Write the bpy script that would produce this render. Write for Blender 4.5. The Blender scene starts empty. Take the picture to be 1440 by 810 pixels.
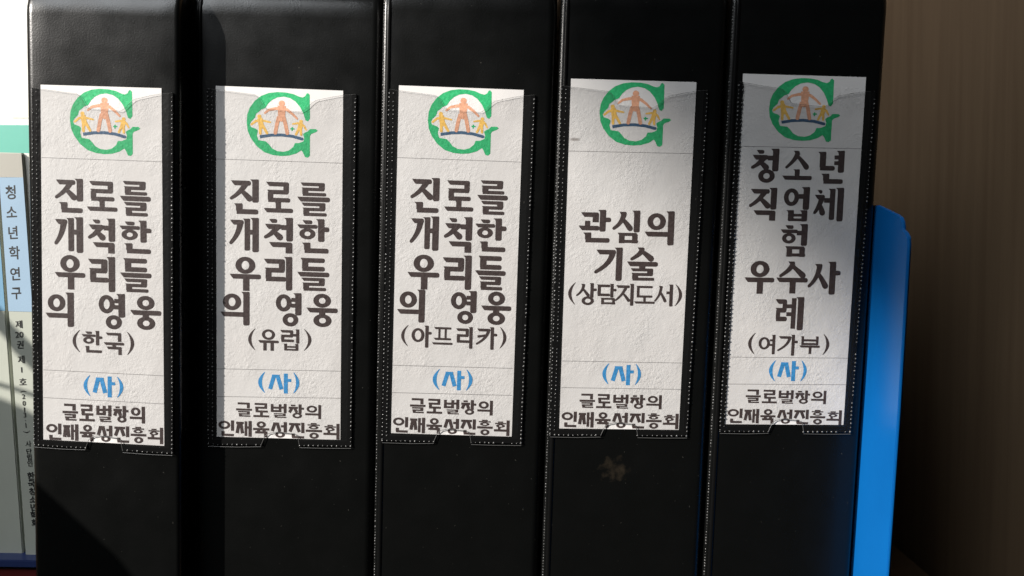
import bpy, bmesh, math, random
from mathutils import Vector, Matrix
from mathutils.geometry import tessellate_polygon
random.seed(7)
R = math.radians
sc = bpy.context.scene
COL = sc.collection

# ------------------------------------------------------------ camera, world, lights
F = 1150.0                      # focal length in pixels of the 1440x810 photograph
D = 0.345                       # metres from the lens to the spines
H = 0.20                        # height of the view centre above the shelf board
PITCH, ROLL, LEAN = R(4.61), R(1.76), R(2.9)
L3 = Matrix.Rotation(LEAN, 3, 'Y')          # tops of the binders lean towards +X
def lw(v):                                  # leaning frame -> world
    return L3 @ Vector(v) + Vector((0, 0, H))
r_ = Vector((1, 0, 0)); u_ = Vector((0, math.sin(PITCH), math.cos(PITCH)))
rc = L3 @ (r_ * math.cos(ROLL) + u_ * math.sin(ROLL))
uc = L3 @ (u_ * math.cos(ROLL) - r_ * math.sin(ROLL))
fc = rc.cross(uc) * -1
CAMLOC = lw((0, 0, 0)) - fc * D
cam = bpy.data.cameras.new('camera'); cam.lens = 36 * F / 1440; cam.sensor_width = 36
cam.clip_start = 0.01; cam.clip_end = 50
co = bpy.data.objects.new('camera', cam); COL.objects.link(co)
m = Matrix.Identity(4)
for i in range(3):
    m[i][0] = rc[i]; m[i][1] = uc[i]; m[i][2] = -fc[i]; m[i][3] = CAMLOC[i]
co.matrix_world = m
sc.camera = co
cam.dof.use_dof = True; cam.dof.focus_distance = 0.36; cam.dof.aperture_fstop = 14.0

w = bpy.data.worlds.new('World'); sc.world = w; w.use_nodes = True
w.node_tree.nodes['Background'].inputs[0].default_value = (0.75, 0.87, 1.0, 1)
w.node_tree.nodes['Background'].inputs[1].default_value = 0.010
sc.view_settings.view_transform = 'Standard'; sc.view_settings.look = 'None'
sc.view_settings.exposure = 0.0; sc.view_settings.gamma = 1.0
sc.view_settings.use_curve_mapping = False
try:
    sc.cycles.max_bounces = 8; sc.cycles.transparent_max_bounces = 12
    sc.cycles.use_denoising = True
except Exception: pass

AZ, EL = R(58), R(25)
SUNDIR = Vector((-math.sin(AZ) * math.cos(EL), -math.cos(AZ) * math.cos(EL), math.sin(EL)))
LAMP = Vector((0, 0, H)) + SUNDIR * 3.6
def aim(o, target):
    o.rotation_euler = (target - o.location).to_track_quat('-Z', 'Y').to_euler()
sp = bpy.data.lights.new('low_sunlight', 'SPOT'); sp.energy = 1140; sp.color = (1.0, 0.945, 0.88)
sp.shadow_soft_size = 0.020; sp.spot_size = R(24); sp.spot_blend = 0.3
so = bpy.data.objects.new('low_sunlight', sp); COL.objects.link(so); so.location = LAMP; aim(so, Vector((0, 0, H)))
ar = bpy.data.lights.new('window_skylight', 'AREA'); ar.energy = 36; ar.color = (0.92, 0.96, 1.0)
ar.shape = 'RECTANGLE'; ar.size = 0.9; ar.size_y = 1.3
ao = bpy.data.objects.new('window_skylight', ar); COL.objects.link(ao)
ao.location = (-1.1, -1.35, 1.95); aim(ao, Vector((0, 0, H)))

# ------------------------------------------------------------ pixel -> point on a plane
def ray(px, py):
    return (fc * F + rc * (px - 720) - uc * (py - 405)).normalized()
def hit(px, py, p0, n):
    d = ray(px, py); return CAMLOC + d * ((p0 - CAMLOC).dot(n) / d.dot(n))

# ------------------------------------------------------------ mesh helpers
def obj(name, bm, mat, parent=None, smooth=False, **kw):
    me = bpy.data.meshes.new(name); bm.normal_update(); bm.to_mesh(me); bm.free()
    if smooth:
        for p in me.polygons: p.use_smooth = True
    o = bpy.data.objects.new(name, me); COL.objects.link(o)
    if mat: me.materials.append(mat)
    if parent: o.parent = parent
    for k, v in kw.items(): o[k] = v
    return o
def struct(name, bm, mat): return obj(name, bm, mat, kind='structure')
def prism(pts, off, bm=None, bev=0):
    """closed prism from a polygon of 3D points, extruded by the vector off"""
    bm = bm or bmesh.new()
    a = [bm.verts.new(p) for p in pts]; b = [bm.verts.new(Vector(p) + Vector(off)) for p in pts]
    n = len(pts); fs = []
    tris = tessellate_polygon([[Vector(p) for p in pts]])
    for t in tris:
        fs.append(bm.faces.new([a[i] for i in t])); fs.append(bm.faces.new([b[i] for i in reversed(t)]))
    for i in range(n):
        fs.append(bm.faces.new([a[i], a[(i + 1) % n], b[(i + 1) % n], b[i]]))
    bmesh.ops.recalc_face_normals(bm, faces=fs)
    if bev:
        bmesh.ops.dissolve_limit(bm, angle_limit=0.01, verts=bm.verts[:], edges=bm.edges[:])
        bmesh.ops.bevel(bm, geom=bm.edges[:], offset=bev, segments=2, affect='EDGES', clamp_overlap=True)
    return bm
def box(lo, hi, bev=0, bm=None):
    (x0, y0, z0), (x1, y1, z1) = lo, hi
    return prism([(x0, y0, z0), (x1, y0, z0), (x1, y0, z1), (x0, y0, z1)], (0, y1 - y0, 0), bm, bev)

# ------------------------------------------------------------ materials
def mat(name, col, rough=0.5, spec=0.5, **kw):
    m = bpy.data.materials.new(name); m.use_nodes = True
    b = m.node_tree.nodes['Principled BSDF']
    b.inputs['Base Color'].default_value = (*col, 1); b.inputs['Roughness'].default_value = rough
    b.inputs['Specular IOR Level'].default_value = spec
    for k, v in kw.items(): b.inputs[k].default_value = v
    return m
def nn(m, t, **kw):
    n = m.node_tree.nodes.new(t)
    for k, v in kw.items():
        if k in n.inputs: n.inputs[k].default_value = v
        else: setattr(n, k, v)
    return n
def lk(m, a, b): m.node_tree.links.new(a, b)
def bsdf(m): return m.node_tree.nodes['Principled BSDF']
def objco(m, scale=(1, 1, 1)):
    tc = nn(m, 'ShaderNodeTexCoord'); mp = nn(m, 'ShaderNodeMapping'); mp.inputs['Scale'].default_value = scale
    lk(m, tc.outputs['Object'], mp.inputs['Vector']); return mp.outputs['Vector']
def bump(m, h, strength, dist, prev=None):
    b = nn(m, 'ShaderNodeBump'); b.inputs['Strength'].default_value = strength; b.inputs['Distance'].default_value = dist
    lk(m, h, b.inputs['Height'])
    if prev: lk(m, prev, b.inputs['Normal'])
    return b.outputs['Normal']
def ramp(m, fac, stops):
    r = nn(m, 'ShaderNodeValToRGB'); lk(m, fac, r.inputs[0]); e = r.color_ramp.elements
    while len(e) < len(stops): e.new(0.5)
    for el, (p, c) in zip(e, stops):
        el.position = p; el.color = (*c, 1) if len(c) == 3 else c
    return r.outputs[0]
def math_(m, op, a, b=None):
    n = nn(m, 'ShaderNodeMath'); n.operation = op
    for i, v in enumerate((a, b)):
        if v is None: continue
        if isinstance(v, (int, float)): n.inputs[i].default_value = v
        else: lk(m, v, n.inputs[i])
    return n.outputs[0]

def black_plastic(name, scuff=None):
    m = mat(name, (0.0032, 0.0034, 0.0032), 0.28, 0.36); v = objco(m)
    n1 = nn(m, 'ShaderNodeTexNoise', Scale=1500.0, Detail=3.0); lk(m, v, n1.inputs['Vector'])
    n2 = nn(m, 'ShaderNodeTexNoise', Scale=9.0, Detail=5.0); lk(m, v, n2.inputs['Vector'])
    n3 = nn(m, 'ShaderNodeTexNoise', Scale=70.0, Detail=6.0); lk(m, v, n3.inputs['Vector'])
    nrm = bump(m, n1.outputs[0], 0.3, 0.00014)
    nrm = bump(m, n2.outputs[0], 0.12, 0.003, nrm)
    lk(m, nrm, bsdf(m).inputs['Normal'])
    lk(m, ramp(m, n3.outputs[0], [(0.30, (0.25,) * 3), (0.75, (0.34,) * 3)]), bsdf(m).inputs['Roughness'])
    # fine dust and short pale scratches
    st = nn(m, 'ShaderNodeTexNoise', Scale=520.0, Detail=2.0); lk(m, v, st.inputs['Vector'])
    d = ramp(m, st.outputs[0], [(0.735, (0,) * 3), (0.78, (1,) * 3)])
    mx = nn(m, 'ShaderNodeMix'); mx.data_type = 'RGBA'
    lk(m, math_(m, 'MULTIPLY', d, 0.38), mx.inputs[0])
    mx.inputs[6].default_value = (0.0032, 0.0034, 0.0032, 1); mx.inputs[7].default_value = (0.12, 0.115, 0.10, 1)
    out = mx.outputs[2]
    if scuff:
        cx, cz, rx, rz, colr = scuff
        sx = nn(m, 'ShaderNodeSeparateXYZ'); tc = nn(m, 'ShaderNodeTexCoord'); lk(m, tc.outputs['Object'], sx.inputs[0])
        a = math_(m, 'DIVIDE', math_(m, 'SUBTRACT', sx.outputs[0], cx), rx)
        b = math_(m, 'DIVIDE', math_(m, 'SUBTRACT', sx.outputs[2], cz), rz)
        dd = math_(m, 'ADD', math_(m, 'MULTIPLY', a, a), math_(m, 'MULTIPLY', b, b))
        nz = nn(m, 'ShaderNodeTexNoise', Scale=330.0, Detail=5.0); lk(m, v, nz.inputs['Vector'])
        e = math_(m, 'SUBTRACT', math_(m, 'ADD', math_(m, 'MULTIPLY', nz.outputs[0], 2.4), -0.75), math_(m, 'MULTIPLY', dd, 0.75))
        cl = nn(m, 'ShaderNodeClamp'); lk(m, e, cl.inputs[0])
        m2 = nn(m, 'ShaderNodeMix'); m2.data_type = 'RGBA'; lk(m, cl.outputs[0], m2.inputs[0])
        lk(m, out, m2.inputs[6]); m2.inputs[7].default_value = (*colr, 1); out = m2.outputs[2]
    lk(m, out, bsdf(m).inputs['Base Color'])
    return m
BLACK = black_plastic('black_plastic')
SEAM = mat('welded_seam_plastic', (0.004, 0.004, 0.004), 0.3, 0.14)
BEAD = mat('clear_bead_plastic', (0.065, 0.065, 0.063), 0.26, 0.75)

EDGE = mat('clear_film_edge', (0.09, 0.09, 0.088), 0.28, 0.45)
def film_mat():
    m = bpy.data.materials.new('clear_pocket_film'); m.use_nodes = True; nt = m.node_tree
    nt.nodes.remove(bsdf(m)); out = nt.nodes['Material Output']
    v = objco(m)
    n1 = nn(m, 'ShaderNodeTexNoise', Scale=620.0, Detail=2.0, Distortion=0.7); lk(m, v, n1.inputs['Vector'])
    nrm = bump(m, n1.outputs[0], 0.5, 0.0003)
    tr = nn(m, 'ShaderNodeBsdfTransparent'); tr.inputs[0].default_value = (0.925, 0.925, 0.925, 1)
    gl = nn(m, 'ShaderNodeBsdfGlossy'); gl.inputs['Roughness'].default_value = 0.33; lk(m, nrm, gl.inputs['Normal'])
    df = nn(m, 'ShaderNodeBsdfDiffuse'); df.inputs[0].default_value = (0.8, 0.8, 0.8, 1); lk(m, nrm, df.inputs['Normal'])
    m1 = nn(m, 'ShaderNodeMixShader'); m1.inputs[0].default_value = 0.012; lk(m, tr.outputs[0], m1.inputs[1]); lk(m, gl.outputs[0], m1.inputs[2])
    m2 = nn(m, 'ShaderNodeMixShader'); m2.inputs[0].default_value = 0.003; lk(m, m1.outputs[0], m2.inputs[1]); lk(m, df.outputs[0], m2.inputs[2])
    lk(m, m2.outputs[0], out.inputs[0]); return m
FILM = film_mat()

def paper_mat(name, z_open, stain=None):
    """matt printer paper; the leather grain of the film is pressed into it below z_open (local height)"""
    m = mat(name, (0.80, 0.785, 0.765), 0.75, 0.3); v = objco(m)
    g = nn(m, 'ShaderNodeTexNoise', Scale=1000.0, Detail=2.0, Roughness=0.5, Distortion=1.0); lk(m, v, g.inputs['Vector'])
    vo = nn(m, 'ShaderNodeTexVoronoi', Scale=640.0); vo.feature = 'SMOOTH_F1'; lk(m, v, vo.inputs['Vector'])
    big = nn(m, 'ShaderNodeTexNoise', Scale=38.0, Detail=2.0); lk(m, v, big.inputs['Vector'])
    pt = nn(m, 'ShaderNodeTexNoise', Scale=55.0, Detail=3.0); lk(m, v, pt.inputs['Vector'])
    tc = nn(m, 'ShaderNodeTexCoord'); s = nn(m, 'ShaderNodeSeparateXYZ'); lk(m, tc.outputs['Object'], s.inputs[0])
    below = math_(m, 'LESS_THAN', s.outputs[2], z_open)
    patch = ramp(m, pt.outputs[0], [(0.36, (0.12,) * 3), (0.66, (1,) * 3)])
    h = math_(m, 'ADD', g.outputs[0], math_(m, 'MULTIPLY', vo.outputs[0], 0.5))
    h = math_(m, 'MULTIPLY', math_(m, 'MULTIPLY', h, below), patch)
    nrm = bump(m, h, 0.6, 0.00038)
    nrm = bump(m, big.outputs[0], 0.4, 0.0016, nrm)
    lk(m, nrm, bsdf(m).inputs['Normal'])
    t = nn(m, 'ShaderNodeTexNoise', Scale=24.0, Detail=4.0); lk(m, v, t.inputs['Vector'])
    c = ramp(m, t.outputs[0], [(0.3, (0.71, 0.685, 0.665)), (0.7, (0.765, 0.75, 0.735))])
    if stain:
        cx, cz, rx, rz = stain
        a = math_(m, 'DIVIDE', math_(m, 'SUBTRACT', s.outputs[0], cx), rx)
        b = math_(m, 'DIVIDE', math_(m, 'SUBTRACT', s.outputs[2], cz), rz)
        dd = math_(m, 'ADD', math_(m, 'MULTIPLY', a, a), math_(m, 'MULTIPLY', b, b))
        nz = nn(m, 'ShaderNodeTexNoise', Scale=260.0, Detail=4.0); lk(m, v, nz.inputs['Vector'])
        e = math_(m, 'SUBTRACT', math_(m, 'MULTIPLY', nz.outputs[0], 1.3), dd)
        cl = nn(m, 'ShaderNodeClamp'); lk(m, e, cl.inputs[0])
        m2 = nn(m, 'ShaderNodeMix'); m2.data_type = 'RGBA'; lk(m, cl.outputs[0], m2.inputs[0])
        lk(m, c, m2.inputs[6]); m2.inputs[7].default_value = (0.10, 0.06, 0.045, 1); c = m2.outputs[2]
    lk(m, c, bsdf(m).inputs['Base Color'])
    return m

def ink(name, col):
    m = mat(name, col, 0.6, 0.35); v = objco(m)
    n = nn(m, 'ShaderNodeTexNoise', Scale=900.0, Detail=3.0); lk(m, v, n.inputs['Vector'])
    c2 = tuple(min(1, x * 1.35 + 0.012) for x in col)
    lk(m, ramp(m, n.outputs[0], [(0.35, col), (0.75, c2)]), bsdf(m).inputs['Base Color'])
    g = nn(m, 'ShaderNodeTexNoise', Scale=560.0, Detail=2.5, Distortion=1.3); lk(m, v, g.inputs['Vector'])
    lk(m, bump(m, g.outputs[0], 0.5, 0.0003), bsdf(m).inputs['Normal'])
    return m
INK = ink('brown_black_ink', (0.043, 0.028, 0.026))
BLUEINK = ink('blue_ink', (0.035, 0.24, 0.52))
RULE = ink('grey_hairline_ink', (0.20, 0.19, 0.19))
GREEN = ink('green_ink', (0.02, 0.37, 0.135))
ORANGE = ink('orange_ink', (0.62, 0.31, 0.19))
YELLOW = ink('yellow_ink', (0.74, 0.45, 0.10))
NAVY = ink('navy_ink', (0.04, 0.09, 0.16))

def wood_mat(name, a, b, sc_=(60, 60, 2.2)):
    m = mat(name, a, 0.55, 0.35); v = objco(m, sc_)
    n = nn(m, 'ShaderNodeTexNoise', Scale=1.6, Detail=7.0, Roughness=0.6, Distortion=0.4); lk(m, v, n.inputs['Vector'])
    n2 = nn(m, 'ShaderNodeTexNoise', Scale=9.0, Detail=3.0); lk(m, v, n2.inputs['Vector'])
    mixv = math_(m, 'ADD', math_(m, 'MULTIPLY', n.outputs[0], 0.75), math_(m, 'MULTIPLY', n2.outputs[0], 0.25))
    lk(m, ramp(m, mixv, [(0.34, b), (0.52, a), (0.68, tuple(x * 1.15 for x in a))]), bsdf(m).inputs['Base Color'])
    lk(m, bump(m, mixv, 0.3, 0.0006), bsdf(m).inputs['Normal'])
    return m
WOOD = wood_mat('wood_laminate', (0.160, 0.110, 0.066), (0.138, 0.092, 0.054))

def card_mat(name, col, col2=None, zsplit=None, z_blend=0.0008):
    m = mat(name, col, 0.42, 0.4); v = objco(m)
    n = nn(m, 'ShaderNodeTexNoise', Scale=40.0, Detail=6.0); lk(m, v, n.inputs['Vector'])
    base = ramp(m, n.outputs[0], [(0.3, tuple(x * 0.92 for x in col)), (0.7, col)])
    lk(m, base, bsdf(m).inputs['Base Color'])
    f = nn(m, 'ShaderNodeTexNoise', Scale=700.0, Detail=2.0); lk(m, v, f.inputs['Vector'])
    lk(m, bump(m, f.outputs[0], 0.15, 0.0001), bsdf(m).inputs['Normal'])
    return m

# ------------------------------------------------------------ Korean letter strokes (y grows downwards)
# every glyph is a list of 2D polygons in photograph-scale units
class Pen:
    def __init__(s, tv, th, style=1): s.tv, s.th, s.style, s.P = tv, th, style, []
    def arc(s, cx, cy, r, a0, a1, n=4):
        return [(cx + r * math.cos(a0 + (a1 - a0) * i / n), cy + r * math.sin(a0 + (a1 - a0) * i / n)) for i in range(n + 1)]
    def H(s, x0, x1, y, flag=True, t=None):      # y = centre line
        t = t or s.th; h = t / 2; r = h * 0.8
        if s.style == 2: s.P.append([(x0, y - h), (x1, y - h), (x1, y + h), (x0, y + h)]); return
        e = s.arc(x1 - r, y - h + r, r, -math.pi / 2, 0, 3) + s.arc(x1 - r, y + h - r, r, 0, math.pi / 2, 3)
        if flag: p = [(x0, y - h)] + e + [(x0 + t * 0.75, y + h), (x0 + t * 0.35, y + h * 0.1)]
        else: p = [(x0, y - h)] + e + [(x0, y + h)]
        s.P.append(p)
    def V(s, x, y0, y1, flag=True, t=None):      # x = centre line
        t = t or s.tv; h = t / 2
        if s.style == 2 or not flag: s.P.append([(x - h, y0), (x + h, y0), (x + h, y1), (x - h, y1)]); return
        r = h * 0.35
        s.P.append([(x - h - t * 0.32, y0), (x + h * 0.8, y0 - t * 0.04), (x + h, y0 + t * 0.12), (x + h, y1 - r), (x + h - r, y1),
                    (x - h + r, y1 + t * .03), (x - h, y1 - r), (x - h, y0 + t * 0.5), (x - h - t * 0.05, y0 + t * 0.28)])
    def S(s, pts, w0, w1=None):                  # free stroke, width w0 -> w1
        w1 = w1 or w0; n = len(pts); Lf, Rt = [], []
        for i, (x, y) in enumerate(pts):
            a = pts[max(0, i - 1)]; b = pts[min(n - 1, i + 1)]
            dx, dy = b[0] - a[0], b[1] - a[1]; l = math.hypot(dx, dy) or 1
            h = (w0 + (w1 - w0) * i / (n - 1)) / 2
            Lf.append((x - dy / l * h, y + dx / l * h)); Rt.append((x + dy / l * h, y - dx / l * h))
        x, y = pts[-1]; a = pts[-2]; an = math.atan2(y - a[1], x - a[0])
        cap = s.arc(x, y, w1 / 2, an + math.pi / 2, an - math.pi / 2, 4)[1:-1] if s.style == 1 else []
        s.P.append(Lf + cap + Rt[::-1])
    def curve(s, p0, p1, p2, n=6):
        return [((1 - t) ** 2 * p0[0] + 2 * t * (1 - t) * p1[0] + t * t * p2[0], (1 - t) ** 2 * p0[1] + 2 * t * (1 - t) * p1[1] + t * t * p2[1]) for t in [i / n for i in range(n + 1)]]
    def O(s, x0, y0, x1, y1):
        cx, cy, rx, ry = (x0 + x1) / 2, (y0 + y1) / 2, (x1 - x0) / 2, (y1 - y0) / 2
        tx, ty = (s.tv * 0.95, s.th * 0.85) if s.style == 1 else (s.tv * 0.85, s.th * 0.9)
        tx = min(tx, rx * 0.62); ty = min(ty, ry * 0.58); N = 24
        for i in range(N):
            a, b = 2 * math.pi * i / N, 2 * math.pi * (i + 1) / N
            s.P.append([(cx + rx * math.cos(a), cy + ry * math.sin(a)), (cx + rx * math.cos(b), cy + ry * math.sin(b)),
                        (cx + (rx - tx) * math.cos(b), cy + (ry - ty) * math.sin(b)), (cx + (rx - tx) * math.cos(a), cy + (ry - ty) * math.sin(a))])
    # consonants in a box; pos 'L' left of a vertical vowel, 'T' above a horizontal one, 'F' final
    def cons(s, c, x0, y0, x1, y1, pos):
        tv, th, H, V, S = s.tv, s.th, s.H, s.V, s.S
        hv, hh = tv / 2, th / 2; w, h = x1 - x0, y1 - y0; cx = (x0 + x1) / 2
        small = 0.86 if pos != 'L' else 1.0
        if c in 'ㄱㅋ':
            H(x0 + (w * .08 if pos == 'L' else 0), x1, y0 + hh)
            if pos == 'L': S(s.curve((x1 - hv * 1.0, y0 + hh * .6), (x1 - hv * 1.25, y0 + h * .55), (x0 + hv * .6, y1 - hv * .6)), tv * 1.0, tv * .55)
            else: V(x1 - hv, y0 + hh, y1, False)
            if c == 'ㅋ': S([(x0 + w * .12, y0 + h * .50), (x1 - hv * 1.8, y0 + h * .40)], th * .85)
        elif c == 'ㄴ':
            V(x0 + hv * 1.5, y0, y1 - hh); H(x0 + hv * .7, x1, y1 - hh, False)
        elif c in 'ㄷ':
            H(x0, x1, y0 + hh); V(x0 + hv * 1.5, y0 + hh, y1 - hh, False); H(x0 + hv * .6, x1, y1 - hh, False)
        elif c == 'ㄹ':
            m_ = (y0 + y1) / 2; t = min(th, h * .25); k = t / 2
            H(x0, x1 - hv * .2, y0 + k, True, t); V(x1 - hv * 1.15, y0 + k, m_, False, tv * .95)
            H(x0 + w * .04, x1 - hv * .3, m_, True, t); V(x0 + hv * 1.5, m_, y1 - k, False, tv * .95); H(x0 + hv * .7, x1 + w * .03, y1 - k, False, t)
        elif c == 'ㅁ':
            t = min(th, h * .3); k = t / 2
            H(x0, x1 - hv * .4, y0 + k, True, t); V(x0 + hv * 1.4, y0 + k, y1, False, tv * .9); V(x1 - hv * 1.1, y0 + k, y1, False, tv * .9); H(x0 + hv * .6, x1, y1 - k - h * .03, False, t)
        elif c == 'ㅂ':
            t = min(th, h * .26); k = t / 2
            V(x0 + hv, y0, y1, True, tv * .9); V(x1 - hv, y0, y1, True, tv * .9); H(x0 + hv, x1 - hv, y0 + h * .45, False, t); H(x0 + hv, x1 - hv, y1 - k, False, t)
        elif c == 'ㅅ':
            if s.style == 2:
                q = .3 * w
                S([(cx - q * .4, y0 + hh), (x0 + hv, y1)], tv); S([(cx + q * .4, y0 + hh), (x1 - hv, y1)], tv); H(cx - q * .4 - hv, cx + q * .4 + hv, y0 + hh)
            elif pos == 'T':
                H(cx - tv * .75, cx + hv * .7, y0 + hh * .8, True, th * .8)
                S(s.curve((cx, y0 + hh), (cx - w * .06, y0 + h * .5), (x0 + hv * .5, y1 - hv * .5)), tv * .95, tv * .5)
                S(s.curve((cx + w * .0, y0 + h * .3), (cx + w * .2, y0 + h * .55), (x1 - hv * .9, y1 - hv * .7)), tv * .6, tv * 1.0)
            else:
                H(cx - tv * .65, cx + hv * 1.1, y0 + hh * .8, True, th * .8)
                S(s.curve((cx + hv * .2, y0 + hh), (cx - w * .02, y0 + h * .6), (x0 + hv * .5, y1 - hv * .5)), tv * .9, tv * .5)
                S(s.curve((cx, y0 + h * .42), (cx + w * .16, y0 + h * .62), (x1 - hv, y1 - hv * .6)), tv * .6, tv * .95)
        elif c in 'ㅈㅊ':
            if c == 'ㅊ':
                H(cx - w * .22, cx + w * .22, y0 + hh * .8, True, th * .8); y0 += th * 1.02; h = y1 - y0
            H(x0 + w * .06, x1 - w * .04, y0 + hh)
            if s.style == 2:
                S([(cx - w * .10, y0 + hh), (x0 + hv, y1)], tv); S([(cx + w * .12, y0 + hh), (x1 - hv, y1)], tv)
            else:
                S(s.curve((x1 - w * .26, y0 + hh), (cx, y0 + h * .62), (x0 + hv * .5, y1 - hv * .5)), tv * .9, tv * .5)
                S(s.curve((cx + w * .02, y0 + h * .50), (cx + w * .2, y0 + h * .68), (x1 - hv * .7, y1 - hv * .5)), tv * .6, tv * .95)
        elif c == 'ㅇ': s.O(x0 + w * .03, y0, x1 - w * .03, y1)
        elif c == 'ㅍ':
            H(x0, x1, y0 + hh); V(x0 + w * .32, y0 + hh, y1 - hh, False, tv * .8); V(x1 - w * .32, y0 + hh, y1 - hh, False, tv * .8); H(x0, x1, y1 - hh)
        elif c == 'ㅎ':
            t = min(th, h * .2); k = t / 2
            H(cx - w * .24, cx + w * .24, y0 + k, True, t); H(x0, x1, y0 + t * 1.15 + k, True, t); s.O(x0 + w * .1, y0 + t * 2.1, x1 - w * .1, y1)
    def glyph(s, ch, x0, y0, x1, y1):
        W, Hh = x1 - x0, y1 - y0; tv, th = s.tv, s.th
        if ch in '()':
            sg = 1 if ch == '(' else -1; a = x0 if sg == 1 else x1
            pts = s.curve((a + sg * W * .88, y0), (a - sg * W * .62, (y0 + y1) / 2), (a + sg * W * .88, y1), 12)
            n = len(pts); Lf, Rt = [], []
            for i, (x, y) in enumerate(pts):
                q = math.sin(math.pi * i / (n - 1)); hw = (.22 + .78 * q) * min(tv, W * .62) / 2
                Lf.append((x - hw, y)); Rt.append((x + hw, y))
            s.P.append(Lf + Rt[::-1]); return
        k = ord(ch) - 0xAC00; i, v, f = k // 588, (k % 588) // 28, k % 28
        ini = 'ㄱㄲㄴㄷㄸㄹㅁㅂㅃㅅㅆㅇㅈㅉㅊㅋㅌㅍㅎ'[i]
        vow = 'ㅏㅐㅑㅒㅓㅔㅕㅖㅗㅘㅙㅚㅛㅜㅝㅞㅟㅠㅡㅢㅣ'[v]
        fin = ['', 'ㄱ', '', '', 'ㄴ', '', '', '', 'ㄹ', '', '', '', '', '', '', '', 'ㅁ', 'ㅂ', '', 'ㅅ', '', 'ㅇ', 'ㅈ', 'ㅊ', 'ㅋ', '', 'ㅍ', 'ㅎ'][f]
        X = lambda a: x0 + a * W
        Y = lambda b: y0 + b * Hh
        hv, hh = tv / 2, th / 2
        def C(c, a, b, c2, d, pos): s.cons(c, X(a), Y(b), X(c2), Y(d), pos)
        if vow in 'ㅗㅛㅜㅠㅡ':
            if fin:
                C(ini, .10, 0, .86, .40, 'T') if ini != 'ㅇ' else C(ini, .20, 0, .80, .42, 'T')
                yb = .50
                if vow in 'ㅜㅠ': s.H(X(0), X(1), Y(.50)); \
                    (s.V(X(.5), Y(.5), Y(.66), False) if vow == 'ㅜ' else (s.V(X(.34), Y(.5), Y(.66), False), s.V(X(.68), Y(.5), Y(.66), False)))
                elif vow == 'ㅡ': s.H(X(0), X(1), Y(.50))
                else: s.H(X(0), X(1), Y(.55)); s.V(X(.5), Y(.40), Y(.55), False)
                top = .60 if vow not in 'ㅜㅠ' else .63
                C(fin, .20, .61, .82, 1, 'F') if fin == 'ㅇ' else C(fin, .13, top, .88, 1, 'F')
            elif vow in 'ㅗㅛ':
                C(ini, .08, 0, .88, .66 if ini != 'ㅅ' else .62, 'T'); s.V(X(.5), Y(.64), Y(.88), True, tv * .9); s.H(X(0), X(1), Y(1) - hh)
            elif vow == 'ㅡ': C(ini, .08, 0, .92, .74, 'T'); s.H(X(0), X(1), Y(1) - hh)
            else:
                C(ini, .16, 0, .84, .50, 'T') if ini == 'ㅇ' else C(ini, .08, 0, .92, .50, 'T')
                s.H(X(0), X(1), Y(.58))
                if vow == 'ㅜ': s.V(X(.53), Y(.58), Y(1), False)
                else: s.V(X(.33), Y(.58), Y(1), False); s.V(X(.68), Y(.58), Y(1), False)
            return
        comb = vow in 'ㅘㅚㅢ'
        vb = .66 if fin else 1.0                 # bottom of the upright vowel
        dbl = vow in 'ㅐㅔㅖ'
        arm = vow in 'ㅏㅘㅐ'
        if comb: xv = X(1) - hv - (W * .16 if vow == 'ㅘ' else 0)
        elif vow == 'ㅏ': xv = X(1) - hv - W * .15
        else: xv = X(1) - hv
        s.V(xv, Y(0), Y(vb))
        if vow in 'ㅏㅘ': s.H(xv, X(1), Y(.34 if not fin else .30), False)
        xr = (xv - hv - x0) / W                  # right limit of what stands left of the vowel
        if dbl:
            xv2 = xv - tv * (1.28 if vow != 'ㅖ' else 1.12); s.V(xv2, Y(.03), Y(vb * .96), vow != 'ㅖ', tv * (.85 if vow != 'ㅖ' else .75))
            if vow == 'ㅐ': s.H(xv2, xv, Y(vb * .42), False)
            xr = (xv2 - hv - x0) / W
        if vow in 'ㅓㅔ':
            s.H(X(xr) - W * .17, xv if vow == 'ㅓ' else xv2, Y(.38 * (1 if not fin else .72)), False); xr -= .12
        if vow in 'ㅕㅖ':
            xa = xv if vow == 'ㅕ' else xv2
            q = .72 if fin else 1
            s.H(X(xr) - W * .15, xa, Y(.28 * q), False, th * .85); s.H(X(xr) - W * .15, xa, Y(.52 * q), False, th * .85); xr -= .10 if vow == 'ㅕ' else .13
        g = .015
        if comb:
            if vow == 'ㅢ': C(ini, .06, .06, xr - .05, .56 if not fin else .40, 'T'); s.H(X(0), X(xr + .06), Y(.68))
            else:
                b_ = .66 if not fin else .56
                C(ini, .06, .08, xr - .03, b_ - .18 - .0, 'T'); s.V(X(xr * .42), Y(b_ - .22), Y(b_), False, tv * .85); s.H(X(0), X(xr + .0), Y(b_))
        else:
            i0 = 0.0
            if fin: C(ini, i0, .04, xr - g, .60 if ini != 'ㅇ' else .56, 'L')
            elif ini == 'ㅇ': C(ini, i0, .12, xr - g, .76, 'L')
            elif vow == 'ㅖ':
                keep = s.tv; s.tv = tv * .72; C(ini, -.06, .07, xr, .74, 'L'); s.tv = keep
            elif ini in 'ㄹㄴㄷㅁㅂ': C(ini, i0, .07, xr - g * 1, .74, 'L')
            elif ini == 'ㅎ': C(ini, i0, .06, xr - g, .80, 'L')
            else: C(ini, i0, .07, xr - g, .80, 'L')
        if fin:
            if fin == 'ㅇ': C(fin, .26, .60, .90, 1, 'F')
            elif fin == 'ㄱ': C(fin, .18, .69, .98, 1.0, 'F'); s.V(X(.98) - hv, Y(.75), Y(1.0), False)
            elif fin == 'ㄴ': C(fin, .16, .70, .98, 1, 'F')
            else: C(fin, .20, .68, .96, 1, 'F')

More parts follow.
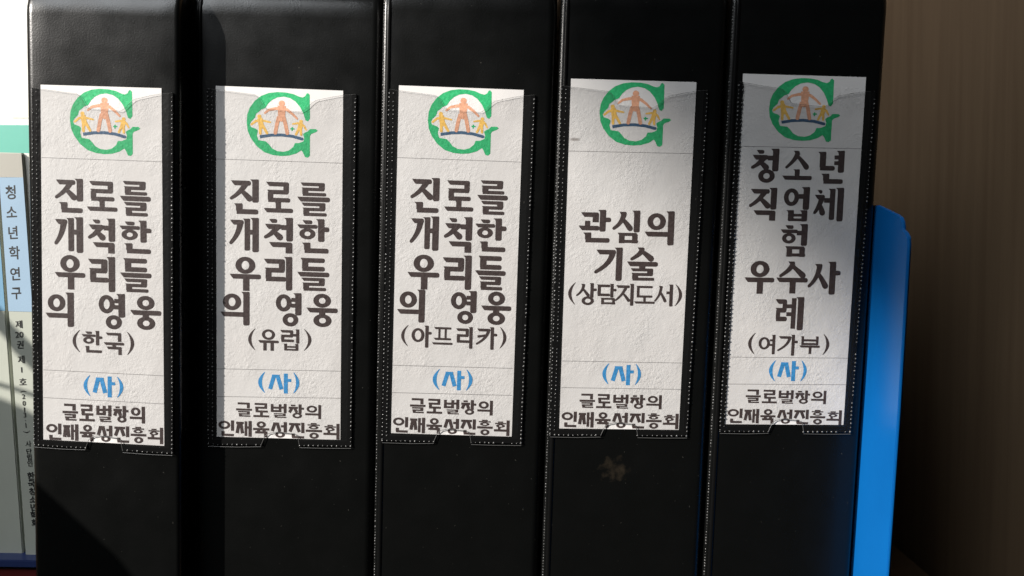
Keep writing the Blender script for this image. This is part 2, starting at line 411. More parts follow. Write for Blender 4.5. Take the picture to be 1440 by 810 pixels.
# ------------------------------------------------------------ a plane one can print on
class Face:
    """the front plane of a thing; px points of the photograph are cast onto it, local = coordinates of its root"""
    def __init__(s, root, y): s.root = root; s.inv = root.matrix_world.inverted(); s.n = (root.matrix_world.to_3x3() @ Vector((0, -1, 0))).normalized(); s.y = y
    def at(s, px, py, lift=0.0):
        p0 = s.root.matrix_world @ Vector((0, s.y - lift, 0))
        return s.inv @ hit(px, py, p0, s.n)
def polys_mesh(polys, face, lift, bm=None, tf=None):
    bm = bm or bmesh.new()
    for k, p in enumerate(polys):
        if tf: p = [tf(*q) for q in p]
        pts = [face.at(x, y, 0) for x, y in p]
        dy = lift + (k % 7) * 0.000006
        for q in pts: q.y = face.y - dy
        vs = [bm.verts.new(q) for q in pts]
        try:
            for t in tessellate_polygon([pts]):
                f = bm.faces.new([vs[i] for i in t]); f.normal_update()
                if f.normal.y > 0: f.normal_flip()
        except ValueError: pass
    return bm

# ------------------------------------------------------------ binders
bead_src = bmesh.new(); bmesh.ops.create_icosphere(bead_src, subdivisions=1, radius=1.0)
BV = [v.co.copy() for v in bead_src.verts]; BF = [[v.index for v in f.verts] for f in bead_src.faces]; bead_src.free()
def beads(bm, pts, r, sq=(1, 1, 1)):
    for p in pts:
        if random.random() < .05: continue
        k = r * random.uniform(.6, 1.25); c = Vector(p) + Vector((random.uniform(-1, 1), 0, random.uniform(-1, 1))) * r * .18
        vs = [bm.verts.new(c + Vector((v.x * sq[0], v.y * sq[1], v.z * sq[2])) * k) for v in BV]
        for f in BF: bm.faces.new([vs[i] for i in f])
def lerp(a, b, t): return a + (b - a) * t
def along(a, b, step, skip=None):
    n = max(1, int((b - a).length / step)); out = []
    for i in range(n + 1):
        t = i / n
        if skip and skip[0] < t < skip[1]: continue
        out.append(lerp(a, b, t))
    return out

def case_mesh(w, h, d, rl, rr, R0):
    """rounded box: profile corners R0, left edge radius rl, right edge radius rr; origin = bottom centre of the front"""
    st = []
    n = 6
    for i in range(n + 1):
        t = math.pi / 2 * i / n; st.append((-w / 2 + rl * (1 - math.cos(t)), rl * (1 - math.sin(t))))
    for i in range(1, 9): st.append((-w / 2 + rl + (w - rl - rr) * i / 9, 0))
    for i in range(n + 1):
        t = math.pi / 2 * (1 - i / n); st.append((w / 2 - rr * (1 - math.cos(t)), rr * (1 - math.sin(t))))
    bm = bmesh.new(); rings = []
    for x, ins in st:
        pr = []; rr_ = max(R0 - ins, 0.001)
        for (cy, cz, a0) in ((ins + rr_, h - ins - rr_, 90), (ins + rr_, ins + rr_, 180)):
            for j in range(9):
                a = R(a0 + 90 * j / 8); pr.append((cy + rr_ * math.cos(a), cz + rr_ * math.sin(a)))
        pr = pr + [(d - ins, ins), (d - ins, h - ins)]
        rings.append([bm.verts.new((x, y, z)) for y, z in pr])
    for a, b in zip(rings, rings[1:]):
        for j in range(len(a)):
            k = (j + 1) % len(a); bm.faces.new([a[j], a[k], b[k], b[j]])
    bm.faces.new(rings[0]); bm.faces.new(rings[-1][::-1])
    bmesh.ops.recalc_face_normals(bm, faces=bm.faces[:])
    for f in bm.faces: f.smooth = len(f.verts) == 4
    return bm

def make_binder(xl, xr, yoff, yaw, quad, label, body_mat=BLACK, h=0.330, lip=True):
    n = Vector((0, -1, 0)); p0 = Vector((0, yoff, 0))
    Li = L3.inverted()
    a = Li @ (hit(xl, 405, p0, n) - Vector((0, 0, H))); b = Li @ (hit(xr, 405, p0, n) - Vector((0, 0, H)))
    w = b.x - a.x; zb = (math.sin(LEAN) * b.x - H) / math.cos(LEAN)
    root = bpy.data.objects.new('binder', None); COL.objects.link(root)
    root.matrix_world = Matrix.Translation(lw(((a.x + b.x) / 2, yoff, zb))) @ (L3 @ Matrix.Rotation(yaw, 3, 'Z')).to_4x4()
    root.empty_display_size = 0.02
    root['label'] = label; root['category'] = 'binder'; root['group'] = 'black binders standing in a row'
    obj('case', case_mesh(w, h, 0.245, 0.0020 if lip else 0.0038, 0.0038 if lip else 0.0022, 0.018), body_mat, root)
    # welded lip down the left edge with its row of tiny stitch-like beads
    seam = None; bm = bmesh.new(); z0, z1 = 0.020, h - 0.003
    fy = lambda z: 0.018 - math.sqrt(max(0.0, 0.018 ** 2 - max(0.0, z - (h - 0.018)) ** 2))
    if lip:
        N = 10; ringz = [z0 + (z1 - z0) * i / 60 for i in range(61)]; prev = None
        for z in ringz:
            c = [bm.verts.new((-w / 2 + 0.0028 + 0.0011 * math.cos(t), fy(z) + 0.0004 - 0.0009 * math.sin(t), z)) for t in [math.pi * k / 6 for k in range(7)]]
            if prev:
                for k in range(6): bm.faces.new([prev[k], prev[k + 1], c[k + 1], c[k]])
            prev = c
        bmesh.ops.recalc_face_normals(bm, faces=bm.faces[:])
        seam = obj('edge_lip', bm, SEAM, root, smooth=True)
        bm = bmesh.new()
        beads(bm, [p + Vector((0, fy(p.z), 0)) for p in along(Vector((-w / 2 + 0.0008, 0.0006, z0)), Vector((-w / 2 + 0.0008, 0.0006, z1 - .004)), 0.00125)], 0.00040, (1, .9, 1.2))
        obj('edge_weld_beads', bm, BEAD, seam, smooth=True, kind='stuff')
    # the clear pocket
    fa = Face(root, 0.0)
    TL, TR, BR_, BL = [fa.at(*q) for q in quad]
    def q2(u, v): return lerp(lerp(TL, TR, u), lerp(BL, BR_, u), v)
    top = [(0.0, 0), (.32, .012), (.345, .02), (.385, .047), (.40, .050), (.63, .054), (.665, .045), (.70, .03), (.73, .021), (.85, .009), (.93, .003), (1, .0)]
    bot = [(1, 1), (.64, 1), (.625, .972), (.60, .966), (.47, .962), (.42, .966), (.395, .975), (.37, 1), (0, 1)]
    pts = [q2(u, v) for u, v in top + bot]
    for p in pts: p.y = -0.00062
    obj('label_pocket', prism(pts, (0, -0.0002, 0)), FILM, root)
    pocket = root.children[-1] if root.children else None
    pocket = [o for o in COL.objects if o.parent == root and o.name.startswith('label_pocket')][-1]
    # raised welded border strips of the pocket
    def strip(u0, v0, u1, v1):
        ps = [q2(u0, v0), q2(u1, v0), q2(u1, v1), q2(u0, v1)]
        for p in ps: p.y = 0.0002
        return prism(ps, (0, -0.0009, 0))
    for s_ in ((-.004, .0, .030, 1.0), (.972, .0, 1.004, 1.0), (.030, .986, .37, 1.001), (.64, .986, .972, 1.001)):
        obj('weld_border', strip(*s_), SEAM, root)
    bm = bmesh.new(); y = -0.00078
    def row(a, b, step=0.00172, r=0.00044, sq=(1, .55, 1)):
        a = a.copy(); b = b.copy(); a.y = b.y = y; beads(bm, along(a, b, step), r, sq)
    row(q2(.0, .01), q2(.0, .995)); row(q2(.030, .01), q2(.030, .985), r=.00036); row(q2(.998, .012), q2(.998, .998))
    row(q2(.0, 1.0), q2(.37, 1.0), .0019); row(q2(.64, 1.0), q2(.998, 1.0), .0019)
    obj('pocket_weld_beads', bm, BEAD, pocket, smooth=True, kind='stuff')
    bm = bmesh.new()
    def tube(path, r=0.00013):
        prev = None
        for k, p in enumerate(path):
            t = (path[min(k + 1, len(path) - 1)] - path[max(k - 1, 0)]).normalized(); side = Vector((t.z, 0, -t.x))
            c = [bm.verts.new(p + side * r * math.cos(a) + Vector((0, r * math.sin(a), 0))) for a in [math.pi * 2 * q / 5 for q in range(5)]]
            if prev:
                for q in range(5): bm.faces.new([prev[q], prev[(q + 1) % 5], c[(q + 1) % 5], c[q]])
            prev = c
    bm.free()
    for run in (top, bot[1:8], [(0, 1.006), (.2, 1.007), (.37, 1.005)], [(.64, 1.006), (.8, 1.007), (1, 1.006)]):
        path = [q2(u, v) for u, v in run]; bm = bmesh.new()
        for p in path: p.y = -0.00085
        tube(path, 0.00005 if run is top else 0.00013)
        bmesh.ops.recalc_face_normals(bm, faces=bm.faces[:])
        obj('film_edge', bm, EDGE, pocket, smooth=True)
    return root, fa

def emblem(card, fa, ex, ey, ew, eh, tilt, sub):
    def T(x, y):        # emblem drawing units -> photograph px
        u, v = (x - 55) / 590 * ew, (y - 93) / 627 * eh
        return (ex + u - v * math.sin(sub), ey + v + u * math.sin(tilt))
    G = [(625, 93), (642, 110), (645, 340), (625, 368), (603, 358), (585, 300), (555, 235), (510, 180), (460, 148), (400, 135), (340, 145), (290, 172), (255, 208), (228, 252), (190, 268),
         (165, 292), (142, 310), (132, 350), (98, 385), (84, 415), (95, 440), (140, 455), (160, 472), (150, 520), (165, 565), (235, 575), (262, 602), (292, 640), (340, 665), (400, 670), (450, 655),
         (490, 620), (505, 582), (545, 580), (585, 562), (592, 530), (580, 492), (602, 475), (625, 465), (645, 442), (700, 440), (718, 455), (700, 470), (655, 490), (645, 510), (645, 700), (625, 720),
         (600, 715), (580, 670), (565, 650), (520, 682), (450, 705), (380, 712), (300, 705), (220, 680), (150, 625), (95, 550), (65, 480), (55, 400), (60, 320), (85, 250), (130, 185), (190, 135),
         (260, 105), (340, 93), (420, 95), (490, 108), (540, 130), (575, 138), (600, 125), (612, 100)]
    lift = 0.00004
    obj('emblem_letter', polys_mesh([G], fa, lift, tf=T), GREEN, card)
    def fig(parts, material, name='emblem_figure'):
        p = Pen(1, 1)
        for it in parts:
            if it[0] == 'c': p.P.append([(it[1] + it[3] * math.cos(a), it[2] + it[3] * math.sin(a)) for a in [2 * math.pi * k / 12 for k in range(12)]])
            else: p.S(it[1], it[2], it[3])
        obj(name, polys_mesh(p.P, fa, lift, tf=T), material, card)
    fig([('c', 382, 203, 30), ('s', [(385, 250), (320, 255), (262, 268), (225, 300)], 34, 20), ('s', [(370, 250), (430, 262), (480, 300), (525, 345)], 34, 20),
         ('s', [(382, 225), (380, 350)], 78, 62), ('s', [(356, 330), (338, 400), (322, 490)], 36, 34), ('s', [(398, 330), (416, 400), (434, 490)], 36, 34)], ORANGE)
    fig([('c', 173, 335, 20), ('s', [(200, 372), (140, 380), (100, 415)], 28, 20), ('s', [(160, 370), (210, 375), (275, 388)], 28, 16),
         ('s', [(178, 350), (192, 430)], 46, 50), ('s', [(180, 420), (182, 500)], 26, 26), ('s', [(200, 415), (245, 495)], 28, 24)], YELLOW)
    fig([('c', 562, 372, 18), ('s', [(570, 395), (530, 390), (485, 398)], 26, 16), ('s', [(560, 395), (590, 415), (608, 450)], 26, 16),
         ('s', [(562, 385), (550, 440)], 42, 44), ('s', [(545, 430), (515, 498)], 24, 22), ('s', [(556, 430), (562, 500)], 26, 22)], YELLOW)
    fig([('s', [(178, 532), (280, 513), (380, 508), (480, 517), (572, 541)], 29, 29)], NAVY, 'emblem_arc')
    fig([('s', [(462, 445), (498, 445)], 12, 12), ('s', [(480, 428), (478, 462)], 12, 12)], GREEN, 'emblem_star')

def make_card(binder, quad, emb, title, sub, mark, orgs, rules, label, stain_px=None):
    root, _ = binder
    c = bmesh.new(); fa = Face(root, -0.00022)
    P = [fa.at(*q) for q in quad]
    z_open = P[0].z - 0.0042
    st = None
    if stain_px:
        s0 = fa.at(*stain_px); st = (s0.x, s0.z, 0.0040, 0.0011)
    # paper sheet, subdivided, thin
    N, M = 6, 16
    for side, dy in ((0, 0.0), (1, 0.00012)):
        g = [[c.verts.new(lerp(lerp(P[0], P[1], i / N), lerp(P[3], P[2], i / N), j / M) + Vector((0, dy, 0))) for i in range(N + 1)] for j in range(M + 1)]
        for j in range(M):
            for i in range(N):
                f = [g[j][i], g[j + 1][i], g[j + 1][i + 1], g[j][i + 1]]
                c.faces.new(f if side == 0 else f[::-1])
        if side == 0: g0 = g
    ring = lambda g: [g[0][i] for i in range(N + 1)] + [g[j][N] for j in range(1, M + 1)] + [g[M][i] for i in range(N - 1, -1, -1)] + [g[j][0] for j in range(M - 1, 0, -1)]
    a, b = ring(g0), ring(g)
    for i in range(len(a)): c.faces.new([a[i], a[(i + 1) % len(a)], b[(i + 1) % len(a)], b[i]])
    bmesh.ops.recalc_face_normals(c, faces=c.faces[:])
    pm = paper_mat('printed_paper', z_open, st)
    card = obj('label_card', c, pm, None, label=label, category='label', group='printed spine labels in the binder pockets')
    card.matrix_world = root.matrix_world.copy()
    tilt = math.atan2(quad[1][1] - quad[0][1] + quad[2][1] - quad[3][1], quad[1][0] - quad[0][0] + quad[2][0] - quad[3][0])
    lean = math.atan2(quad[0][0] - quad[3][0] + quad[1][0] - quad[2][0], quad[3][1] - quad[0][1] + quad[2][1] - quad[1][1])
    def letters(name, items, tv, th, style, material):
        polys = []
        for ch, (x0, y0, x1, y1) in items:
            cx, cy = (x0 + x1) / 2, (y0 + y1) / 2; hgt = y1 - y0
            k = hgt
            p = Pen(tv * k, th * k, style); p.glyph(ch, x0, y0, x1, y1)
            for q in p.P: polys.append([(x - (y - cy) * math.tan(lean), y + (x - cx) * math.tan(tilt)) for x, y in q])
        return obj(name, polys_mesh(polys, fa, 0.00004), material, card)
    letters('title_lettering', title, .19, .142, 1, INK)
    letters('subtitle_lettering', sub, .155, .125, 1, INK)
    letters('blue_mark', mark, .20, .15, 1 if False else 2, BLUEINK)
    for nm, (txt, x0, x1, y0, y1) in zip(('organisation_lettering', 'organisation_lettering'), orgs):
        n = len(txt); s_ = (x1 - x0) / n; items = []
        for i, ch in enumerate(txt):
            xc = x0 + s_ * (i + .5); yc = (y0 + y1) / 2 + (xc - (x0 + x1) / 2) * math.tan(tilt); hw = s_ * .46; hy = (y1 - y0) / 2 * .95
            items.append((ch, (xc - hw, yc - hy, xc + hw, yc + hy)))
        letters(nm, items, .205, .145, 2, INK)
    for (xa, ya, xb, yb) in rules:
        obj('rule_line', polys_mesh([[(xa, ya - .33), (xb, yb - .33), (xb, yb + .33), (xa, ya + .33)]], fa, 0.00003), RULE, card)
    emblem(card, fa, *emb, tilt, lean)
    return card

# ============================================================ THE PLACE
# cabinet
struct('shelf_board', box((-0.9, -0.03, -0.02), (0.26, 0.29, 0.0), .0008), WOOD)
struct('cabinet_side_wall', box((0.262, -0.035, -0.3), (0.280, 0.31, 0.9), .0008), WOOD)
struct('cabinet_back_panel', box((-0.9, 0.292, -0.3), (0.261, 0.30, 0.9)), WOOD)

def row(text, boxes): return list(zip(text, boxes))
ORG1, ORG2 = '글로벌창의', '인재육성진흥회'
# ---- binder 1
b1 = make_binder(38.5, 253, -0.0105, 0, [(47, 124), (243.5, 131), (243.5, 637), (50, 625)], 'black binder at the left end of the row beside the books, spine pushed forward', lip=False)
make_card(b1, [(57, 119), (227, 124), (231, 627), (61, 618)], (98, 123, 88, 93),
    row('진로를개척한우리들의영웅', [(77, 251, 117, 299), (122, 255, 165, 297), (168.5, 255, 212, 304), (76, 305, 117, 355), (123.5, 307, 162, 356), (168, 310, 213, 356.5),
        (77, 358.5, 120, 407), (124, 361, 162, 410), (169, 363.5, 213, 411), (64, 411, 104, 459), (138, 413, 176, 463), (183, 416, 227, 464)]),
    row('(한국)', [(103, 464, 113.6, 495), (115, 465, 144, 496), (146, 468, 174.6, 499), (178, 467, 187.5, 499)]),
    row('(사)', [(119, 527.6, 127.6, 556.5), (130, 529, 162, 558.5), (164, 530, 172, 559)]),
    [(ORG1, 87, 205, 569, 594), (ORG2, 63.5, 230.5, 597.5, 622)],
    [(58.5, 221.5, 228, 227.5), (61, 520, 230.5, 528.5), (61, 559, 230.5, 568)],
    'white spine label with the subtitle (한국), in the leftmost binder')
# ---- binder 2
b2 = make_binder(272, 530, 0.0, 0, [(293, 125), (501, 133), (494, 627), (294, 624)], 'black binder second from the left, half shaded by the binder on its left')
make_card(b2, [(303.5, 120.5), (482.5, 127.5), (478.5, 618.5), (305, 614)], (347, 128, 89, 91),
    row('진로를개척한우리들의영웅', [(323, 252, 364, 301), (371, 256, 412, 299), (418, 257, 464, 304), (322, 306, 364, 354), (371, 306, 412, 356), (418, 308, 463, 356),
        (323, 361, 367, 409), (371, 361, 411, 408), (418, 363, 463, 409), (310, 410, 351, 457), (387, 412, 424, 459), (431, 413, 475, 460)]),
    row('(유럽)', [(350, 462, 360, 492), (363, 463, 392, 493), (394, 463, 421, 493), (426.5, 463, 437, 493)]),
    row('(사)', [(364.6, 523, 373.5, 552), (377, 525, 409.6, 553), (412, 524, 419.6, 553)]),
    [(ORG1, 331, 452.6, 567, 588), (ORG2, 305.5, 478.5, 592.6, 616)],
    [(304, 223.5, 481.5, 229.5), (305, 518.5, 479.3, 522), (305, 557.5, 479, 560)],
    'white spine label with the subtitle (유럽), a shadow strip down its left edge')
# ---- binder 3
b3 = make_binder(531, 771, -0.003, 0, [(548, 126), (752, 134), (733, 623), (538, 619)], 'black binder in the middle of the row of five')
make_card(b3, [(561, 120), (736.5, 126.5), (719.5, 614), (550, 609)], (603, 124, 89, 92),
    row('진로를개척한우리들의영웅', [(577, 250, 618, 299), (625, 254, 666, 297), (671, 254, 714, 302), (576, 304, 617, 352), (624, 305, 664, 355), (668, 307, 712, 354),
        (573, 358, 618, 407), (622, 359, 663, 407), (668, 360, 711, 408), (558.5, 407, 597.5, 453), (633, 409, 670, 455.5), (676.5, 410, 719.0, 457)]),
    row('(아프리카)', [(565, 457, 575, 486.6), (578, 457.7, 607, 488.6), (607.7, 460, 636.7, 484.7), (641, 459.7, 664.5, 490), (669, 460, 699, 491.5), (702, 460, 711, 490)]),
    row('(사)', [(610, 519, 619, 548), (621, 521, 653, 548.6), (655, 520, 663, 549)]),
    [(ORG1, 575.6, 694, 561, 583), (ORG2, 551, 717.5, 588, 611)],
    [(558.5, 221.5, 733, 228), (551.8, 513.6, 721, 518), (551, 552, 720.5, 556)],
    'white spine label with the subtitle (아프리카), in the middle binder')
# ---- binder 4
b4 = make_binder(775, 1005, -0.003, 0, [(790, 121), (995, 127), (965.5, 612.5), (773.5, 611)], 'black binder fourth from the left with a brown scuff under its label',
    black_plastic('scuffed_black_plastic', (-0.0050, 0.1200, 0.0080, 0.0070, (0.027, 0.021, 0.014))))
make_card(b4, [(803, 110.5), (979.5, 115.5), (954.5, 604.5), (786.5, 602.5)], (845, 114.8, 90, 90),
    row('관심의기술', [(813.7, 295, 859, 341), (861, 296, 899.7, 342), (906.6, 297, 948, 344.6), (835.5, 348, 875, 394.6), (881.5, 348, 925, 394.6)]),
    row('(상담지도서)', [(800, 397, 810, 428), (810, 398, 839, 429), (839, 399, 866.7, 428), (864.7, 399, 891, 429.6), (892, 402, 921, 427), (920, 400, 946, 430.6), (948.7, 400, 958, 430)]),
    row('(사)', [(848.5, 511, 856.8, 540), (859, 513, 891, 541.5), (892.8, 512, 900, 541)]),
    [(ORG1, 814, 931.5, 554, 575), (ORG2, 788, 955, 579.5, 602.5)],
    [(798.5, 212.3, 973.8, 216), (791, 507.5, 959, 510.5), (789.5, 545, 957, 547.5)],
    'white spine label reading (상담지도서) with a small brown stain near its top', stain_px=(807, 196))
# ---- binder 5
b5 = make_binder(1009, 1225, -0.002, 0, [(1039, 115.5), (1230, 128.5), (1195, 607), (1012, 606)], 'black binder at the right end of the row beside the blue folder')
make_card(b5, [(1045, 103.5), (1218, 108.5), (1186, 597.5), (1019, 596.5)], (1084, 109, 89.5, 89.5),
    row('청소년직업체험우수사례', [(1056, 209, 1095, 257), (1100.8, 212, 1142.5, 253), (1150, 212, 1187, 258.4), (1053, 264, 1092, 310), (1101, 263, 1138, 311), (1144, 264, 1186, 311),
        (1097, 315, 1135, 361), (1047, 366.7, 1089, 413), (1091.7, 367.7, 1136, 412.7), (1136, 368, 1181.7, 414), (1091.7, 417.7, 1130, 464)]),
    row('(여가부)', [(1053, 468, 1062.7, 498), (1066, 470.7, 1090, 498), (1093, 470.7, 1121.7, 500), (1124, 473, 1153, 497.7), (1156.7, 470, 1165, 499)]),
    row('(사)', [(1082.7, 506.7, 1091, 535.7), (1093, 507.5, 1123, 535.7), (1125.5, 507, 1133, 536)]),
    [(ORG1, 1047.7, 1162.7, 548, 568), (ORG2, 1021.5, 1184.5, 575, 596.5)],
    [(1039, 205.5, 1211.5, 209.3), (1025, 502, 1192, 503.7), (1022.7, 540, 1190, 541)],
    'white spine label with the subtitle (여가부), in the rightmost binder')

# ---- blue folder standing against the last binder
Li = L3.inverted()
xb = (Li @ (hit(1226, 405, Vector((0, -0.002, 0)), Vector((0, -1, 0))) - Vector((0, 0, H)))).x + 0.0012
nX = L3 @ Vector((1, 0, 0)); pX = lw((xb, 0, 0))
out = [(1261, 301.5), (1265.5, 305), (1268, 312), (1269, 322), (1273, 327), (1276, 334), (1276.5, 346), (1262.5, 580), (1246.5, 810)]
lp = [Li @ (hit(x, y, pX, nX) - Vector((0, 0, H))) for x, y in out]
zb = (math.sin(LEAN) * xb - H) / math.cos(LEAN) + 0.0004
yf = lp[-1].y
lp[-1] = Vector((xb, yf, zb + 0.004)); lp.append(Vector((xb, yf + .004, zb)))
lp += [Vector((xb, 0.20, zb)), Vector((xb, 0.20, lp[0].z + 0.004)), Vector((xb, 0.0, lp[0].z + 0.004))]
base = lw((xb, 0.08, zb))
rt = bpy.data.objects.new('document_folder', None); COL.objects.link(rt); rt.matrix_world = Matrix.Translation(base) @ L3.to_4x4()
rt['label'] = 'bright blue plastic folder standing upright against the rightmost black binder'; rt['category'] = 'folder'
BLUE = mat('blue_plastic', (0.003, 0.14, 0.44), 0.32, 0.5)
v = objco(BLUE); nz = nn(BLUE, 'ShaderNodeTexNoise', Scale=18.0, Detail=4.0); lk(BLUE, v, nz.inputs['Vector'])
lk(BLUE, ramp(BLUE, nz.outputs[0], [(0.3, (0.002, 0.098, 0.33)), (0.7, (0.003, 0.116, 0.38))]), bsdf(BLUE).inputs['Base Color'])
nz2 = nn(BLUE, 'ShaderNodeTexNoise', Scale=900.0, Detail=2.0); lk(BLUE, v, nz2.inputs['Vector'])
lk(BLUE, bump(BLUE, nz2.outputs[0], 0.2, 0.0001), bsdf(BLUE).inputs['Normal'])
loc0 = Li @ (base - Vector((0, 0, H)))
lpl = [p - loc0 for p in lp]
obj('front_leaf', prism(lpl, (0.0012, 0, 0), bev=.0003), BLUE, rt)
obj('back_leaf', prism([p + Vector((0.0018, 0.003, 0)) for p in lpl], (0.0012, 0, 0), bev=.0003), BLUE, rt)

# ---- books at the left
def quad_thing(name, corners_px, yoff, depth, material, label, category, group=None, bev=0.0004):
    """upright thing whose front face shows at these photograph points (TL, TR, BR, BL)"""
    p0 = Vector((0, yoff, 0)); n = Vector((0, -1, 0))
    P = [hit(x, y, p0, n) for x, y in corners_px]
    base = (P[2] + P[3]) / 2
    bm = prism([p - base for p in P], (0, depth, 0), bev=bev)
    root = bpy.data.objects.new(name, None); COL.objects.link(root); root.location = base
    root['label'] = label; root['category'] = category
    if group: root['group'] = group
    body = obj('cover', bm, material, root)
    bpy.context.view_layer.update()
    return root
class Flat(Face):
    def __init__(s, root):
        s.root = root; s.inv = Matrix.Translation(-root.location); s.n = Vector((0, -1, 0)); s.y = 0.0
    def at(s, px, py, lift=0.0): return s.inv @ hit(px, py, Vector((0, s.root.location.y - lift, 0)), s.n)
def patch(name, pts, fa, lift, material, root):
    P = [fa.at(x, y) for x, y in pts]
    for p in P: p.y = -lift
    return obj(name, prism(P, (0, lift - 0.00002, 0)), material, root)
PALE = card_mat('pale_olive_cover', (0.44, 0.46, 0.40))
LBLUE = card_mat('light_blue_cover', (0.30, 0.42, 0.54))
MBLUE = card_mat('mid_blue_cover', (0.17, 0.33, 0.47))
GREYB = card_mat('grey_beige_cover', (0.40, 0.385, 0.34))
WHITE = card_mat('white_board', (0.70, 0.71, 0.67))
CREAM = card_mat('cream_sticker', (0.74, 0.74, 0.64))
TEAL = card_mat('teal_board', (0.12, 0.40, 0.32))
NAVYB = card_mat('navy_cloth', (0.02, 0.035, 0.12))
REDB = card_mat('red_cloth', (0.10, 0.012, 0.012))
BINK = mat('book_ink', (0.02, 0.02, 0.02), 0.5)
YB = 0.025
bA = quad_thing('journal', [(-62, 214), (-9, 214), (33, 787), (-22, 787)], YB, 0.16, PALE, 'pale journal with a blue upper spine, cut off by the left edge of the photo', 'book', 'journals left of the binders')
fA = Flat(bA); patch('blue_spine_band', [(-56, 250), (-6.3, 250), (7.3, 437), (-42, 437)], fA, 0.00012, MBLUE, bA)
bB = quad_thing('journal', [(-3.8, 214), (30.5, 215), (71, 787), (36, 787)], YB - .0015, 0.16, PALE, 'pale journal with a light blue upper spine and a column of black letters', 'book', 'journals left of the binders')
fB = Flat(bB)
def edge(y, right=False): return (-3.8 + (y - 214) * .0695) if not right else (30.5 + (y - 215) * .0708)
patch('grey_spine_top', [(edge(215.5) + .4, 215.5), (edge(215.5, 1) - .4, 216), (edge(249, 1) - .3, 249.5), (edge(249) + .3, 249)], fB, 0.00010, GREYB, bB)
patch('blue_spine_band', [(edge(249.5) + .3, 249.5), (edge(249.5, 1) - .3, 249.5), (edge(438, 1) - .3, 438.5), (edge(438) + .3, 437.5)], fB, 0.00012, LBLUE, bB)
bC = quad_thing('booklet', [(31.5, 215), (44, 216), (85, 787), (72, 787)], YB, 0.16, card_mat('off_white_cover', (0.70, 0.69, 0.62)), 'thin off-white booklet squeezed between the lettered journal and the first binder', 'book')

def font_glyph(ch, size_px, cx, cy, fa, polys_bm, lift, rot=0.0, squash=1.0, bold=0.0):
    cu = bpy.data.curves.new('t', 'FONT'); cu.body = ch; cu.size = 1.0; cu.align_x = 'CENTER'; cu.align_y = 'CENTER'; cu.offset = bold; cu.resolution_u = 4
    o = bpy.data.objects.new('t', cu); COL.objects.link(o); bpy.context.view_layer.update()
    me = bpy.data.meshes.new_from_object(o.evaluated_get(bpy.context.evaluated_depsgraph_get()))
    xs = [v.co.x for v in me.vertices] or [0]; ys = [v.co.y for v in me.vertices] or [0]
    mx, my = (min(xs) + max(xs)) / 2, (min(ys) + max(ys)) / 2
    vs = []
    for v in me.vertices:
        x, y = (v.co.x - mx) * size_px * squash, -(v.co.y - my) * size_px
        xr, yr = x * math.cos(rot) - y * math.sin(rot), x * math.sin(rot) + y * math.cos(rot)
        p = fa.at(cx + xr, cy + yr); p.y = -lift; vs.append(polys_bm.verts.new(p))
    for p in me.polygons:
        try:
            f = polys_bm.faces.new([vs[i] for i in p.vertices]); f.normal_update()
            if f.normal.y > 0: f.normal_flip()
        except ValueError: pass
    COL.objects.unlink(o); bpy.data.objects.remove(o); bpy.data.meshes.remove(me); bpy.data.curves.remove(cu)
bm = bmesh.new()
for ch, x, y, s_ in (('청', 15, 270.5, 21), ('소', 16.5, 298, 20), ('년', 18.5, 327, 20), ('학', 20.5, 355.5, 20), ('연', 21.5, 385, 20), ('구', 23.2, 412.5, 19)):
    font_glyph(ch, s_, x, y, fB, bm, 0.00018, R(-3), .86, 0.016)
for ch, x, y, s_ in (('제', 26.5, 456, 12), ('20', 27.3, 470.5, 11.5), ('권', 28.5, 484.5, 12), ('제', 30, 505.5, 12), ('1', 30.5, 520, 11), ('호', 32.2, 536.5, 12)):
    font_glyph(ch, s_, x, y, fB, bm, 0.00018, R(-3), 1.0, 0.008)
for ch, x, y in (('2', 33.2, 557.5), ('0', 34, 567), ('1', 34.6, 576), ('3', 35.2, 583.5), ('.', 35.8, 591), ('1', 36.6, 598)):
    font_glyph(ch, 9.5, x, y, fB, bm, 0.00018, R(-4), 1.0, 0.008)
font_glyph('(', 10, 33, 550.5, fB, bm, 0.00018, R(86)); font_glyph(')', 10, 37.5, 607, fB, bm, 0.00018, R(86))
for ch, x, y in (('사', 40, 624), ('단', 41, 634.5), ('법', 41.5, 643), ('인', 42.2, 651.5)):
    font_glyph(ch, 9, x, y, fB, bm, 0.00018, R(-4), 1, .01)
for ch, x, y in (('한', 43.5, 669), ('국', 44.5, 680), ('청', 45.5, 691), ('소', 46.5, 702), ('년', 47.3, 713), ('학', 48, 724), ('회', 49, 735)):
    font_glyph(ch, 11, x, y, fB, bm, 0.00018, R(-4), 1, .03)
obj('spine_lettering', bm, BINK, bB)

bN = quad_thing('lying_book', [(-160, 785), (60, 788.5), (60.5, 799), (-160, 795.5)], YB - .008, 0.17, NAVYB, 'navy blue book lying flat under the journals', 'book')
n0 = Vector((0, -1, 0)); pr = Vector((0, YB - .006, 0))
a_ = hit(-165, 796.5, pr, n0); b_ = hit(61, 800, pr, n0)
rb = bpy.data.objects.new('storage_box', None); COL.objects.link(rb); rb.location = ((a_.x + b_.x) / 2, a_.y, 0.0)
rb['label'] = 'dark red box under the navy book at the lower left corner'; rb['category'] = 'box'
obj('box_body', prism([Vector(p) - rb.location for p in ((a_.x, a_.y, 0.0003), (b_.x, a_.y, 0.0003), (b_.x, a_.y, b_.z), (a_.x, a_.y, a_.z))], (0, .18, 0), bev=.0006), REDB, rb)

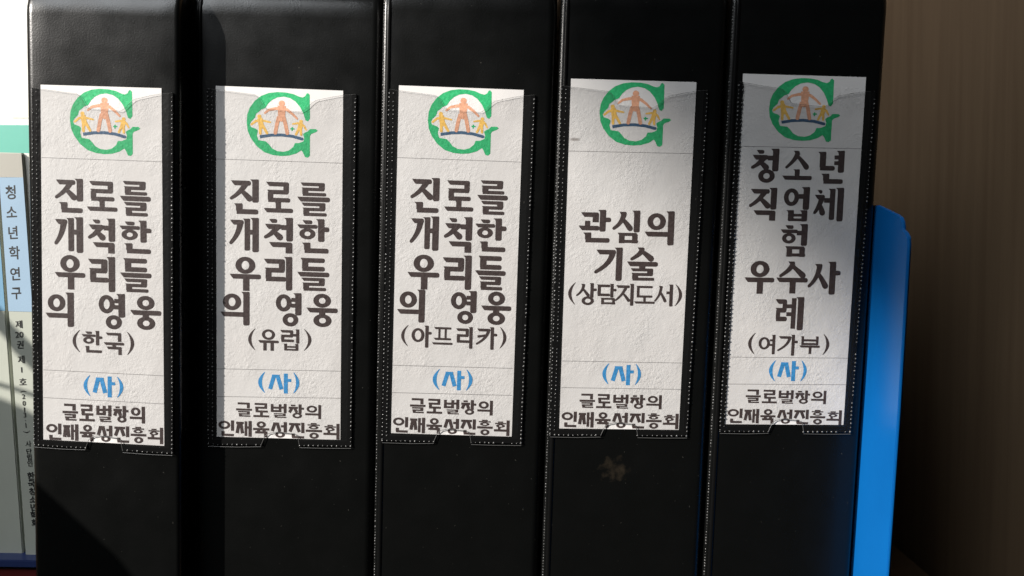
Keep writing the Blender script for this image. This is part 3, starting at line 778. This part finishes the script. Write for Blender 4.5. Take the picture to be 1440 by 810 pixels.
wf = quad_thing('box_file', [(-130, -60), (80, -58), (82, 250), (-128, 250)], 0.20, 0.05, WHITE, 'white box with a teal lower band standing behind the journals', 'box')
# white file reaches down to the shelf
P = [wf.children[0]] if wf.children else []
fW = Flat(wf)
patch('teal_band', [(-128, 175), (81.5, 176), (81.9, 249.5), (-127.5, 249.5)], fW, 0.0006, TEAL, wf)
patch('cream_sticker', [(17, 141.5), (60, 142), (60, 166), (17, 166)], fW, 0.0003, CREAM, wf)
zt = fW.at(-128, 250).z; x0_, x1_ = fW.at(-127.5, 250).x, fW.at(80, 250).x
obj('lower_case', box((x0_, 0.0006, -wf.location.z + 0.0002), (x1_, 0.049, zt - .0005)), TEAL, wf)

# ---- added unseen blockers off to the left, outlined from the shadows they should cast
def shade(name, px, t, thick, material):
    P = []
    for x, y in px:
        p = hit(x, y, Vector((0, 0, 0)), Vector((0, -1, 0))); P.append(LAMP.lerp(p, t))
    return struct(name, prism(P, SUNDIR * thick), material)
BLOCKER = card_mat('grey_shade_blocker', (0.25, 0.24, 0.22))  # plain grey for the added shade blockers
shade('upper_shade_blocker', [(-200, -900), (-100, -420), (300, -190), (580, -110), (665, -50), (745, 40), (820, 125), (905, 205), (990, 285), (1060, 355), (1150, 425), (1240, 490), (1400, 610), (1560, 720), (2000, 950), (3200, 1200), (3200, -900)], 0.43, .01, BLOCKER)  # made-up blocker, cut to shade the upper right and the cabinet wall
shade('lower_shade_blocker', [(-900, 200), (-180, 505), (-133, 523), (-95, 545), (60, 655), (106, 681), (165, 735), (235, 800), (290, 870), (340, 1000), (360, 1500), (-900, 1500)], 0.93, .01, BLOCKER)  # made-up blocker, cut to shade the lower left
shade('shade_blocker_strip', [(-600, -60), (-260, 288), (-133, 415), (-72, 476), (-72, 512), (-133, 451), (-260, 324), (-600, -20)], 0.95, .01, BLOCKER)  # added strip that casts the diagonal shadow band on the journals
shade('shade_blocker_strip', [(-500, 390), (-180, 482), (-133, 496), (-80, 514), (-80, 521), (-133, 503), (-180, 489), (-500, 398)], 0.95, .004, BLOCKER)  # added thin strip that casts a shadow streak on the journals
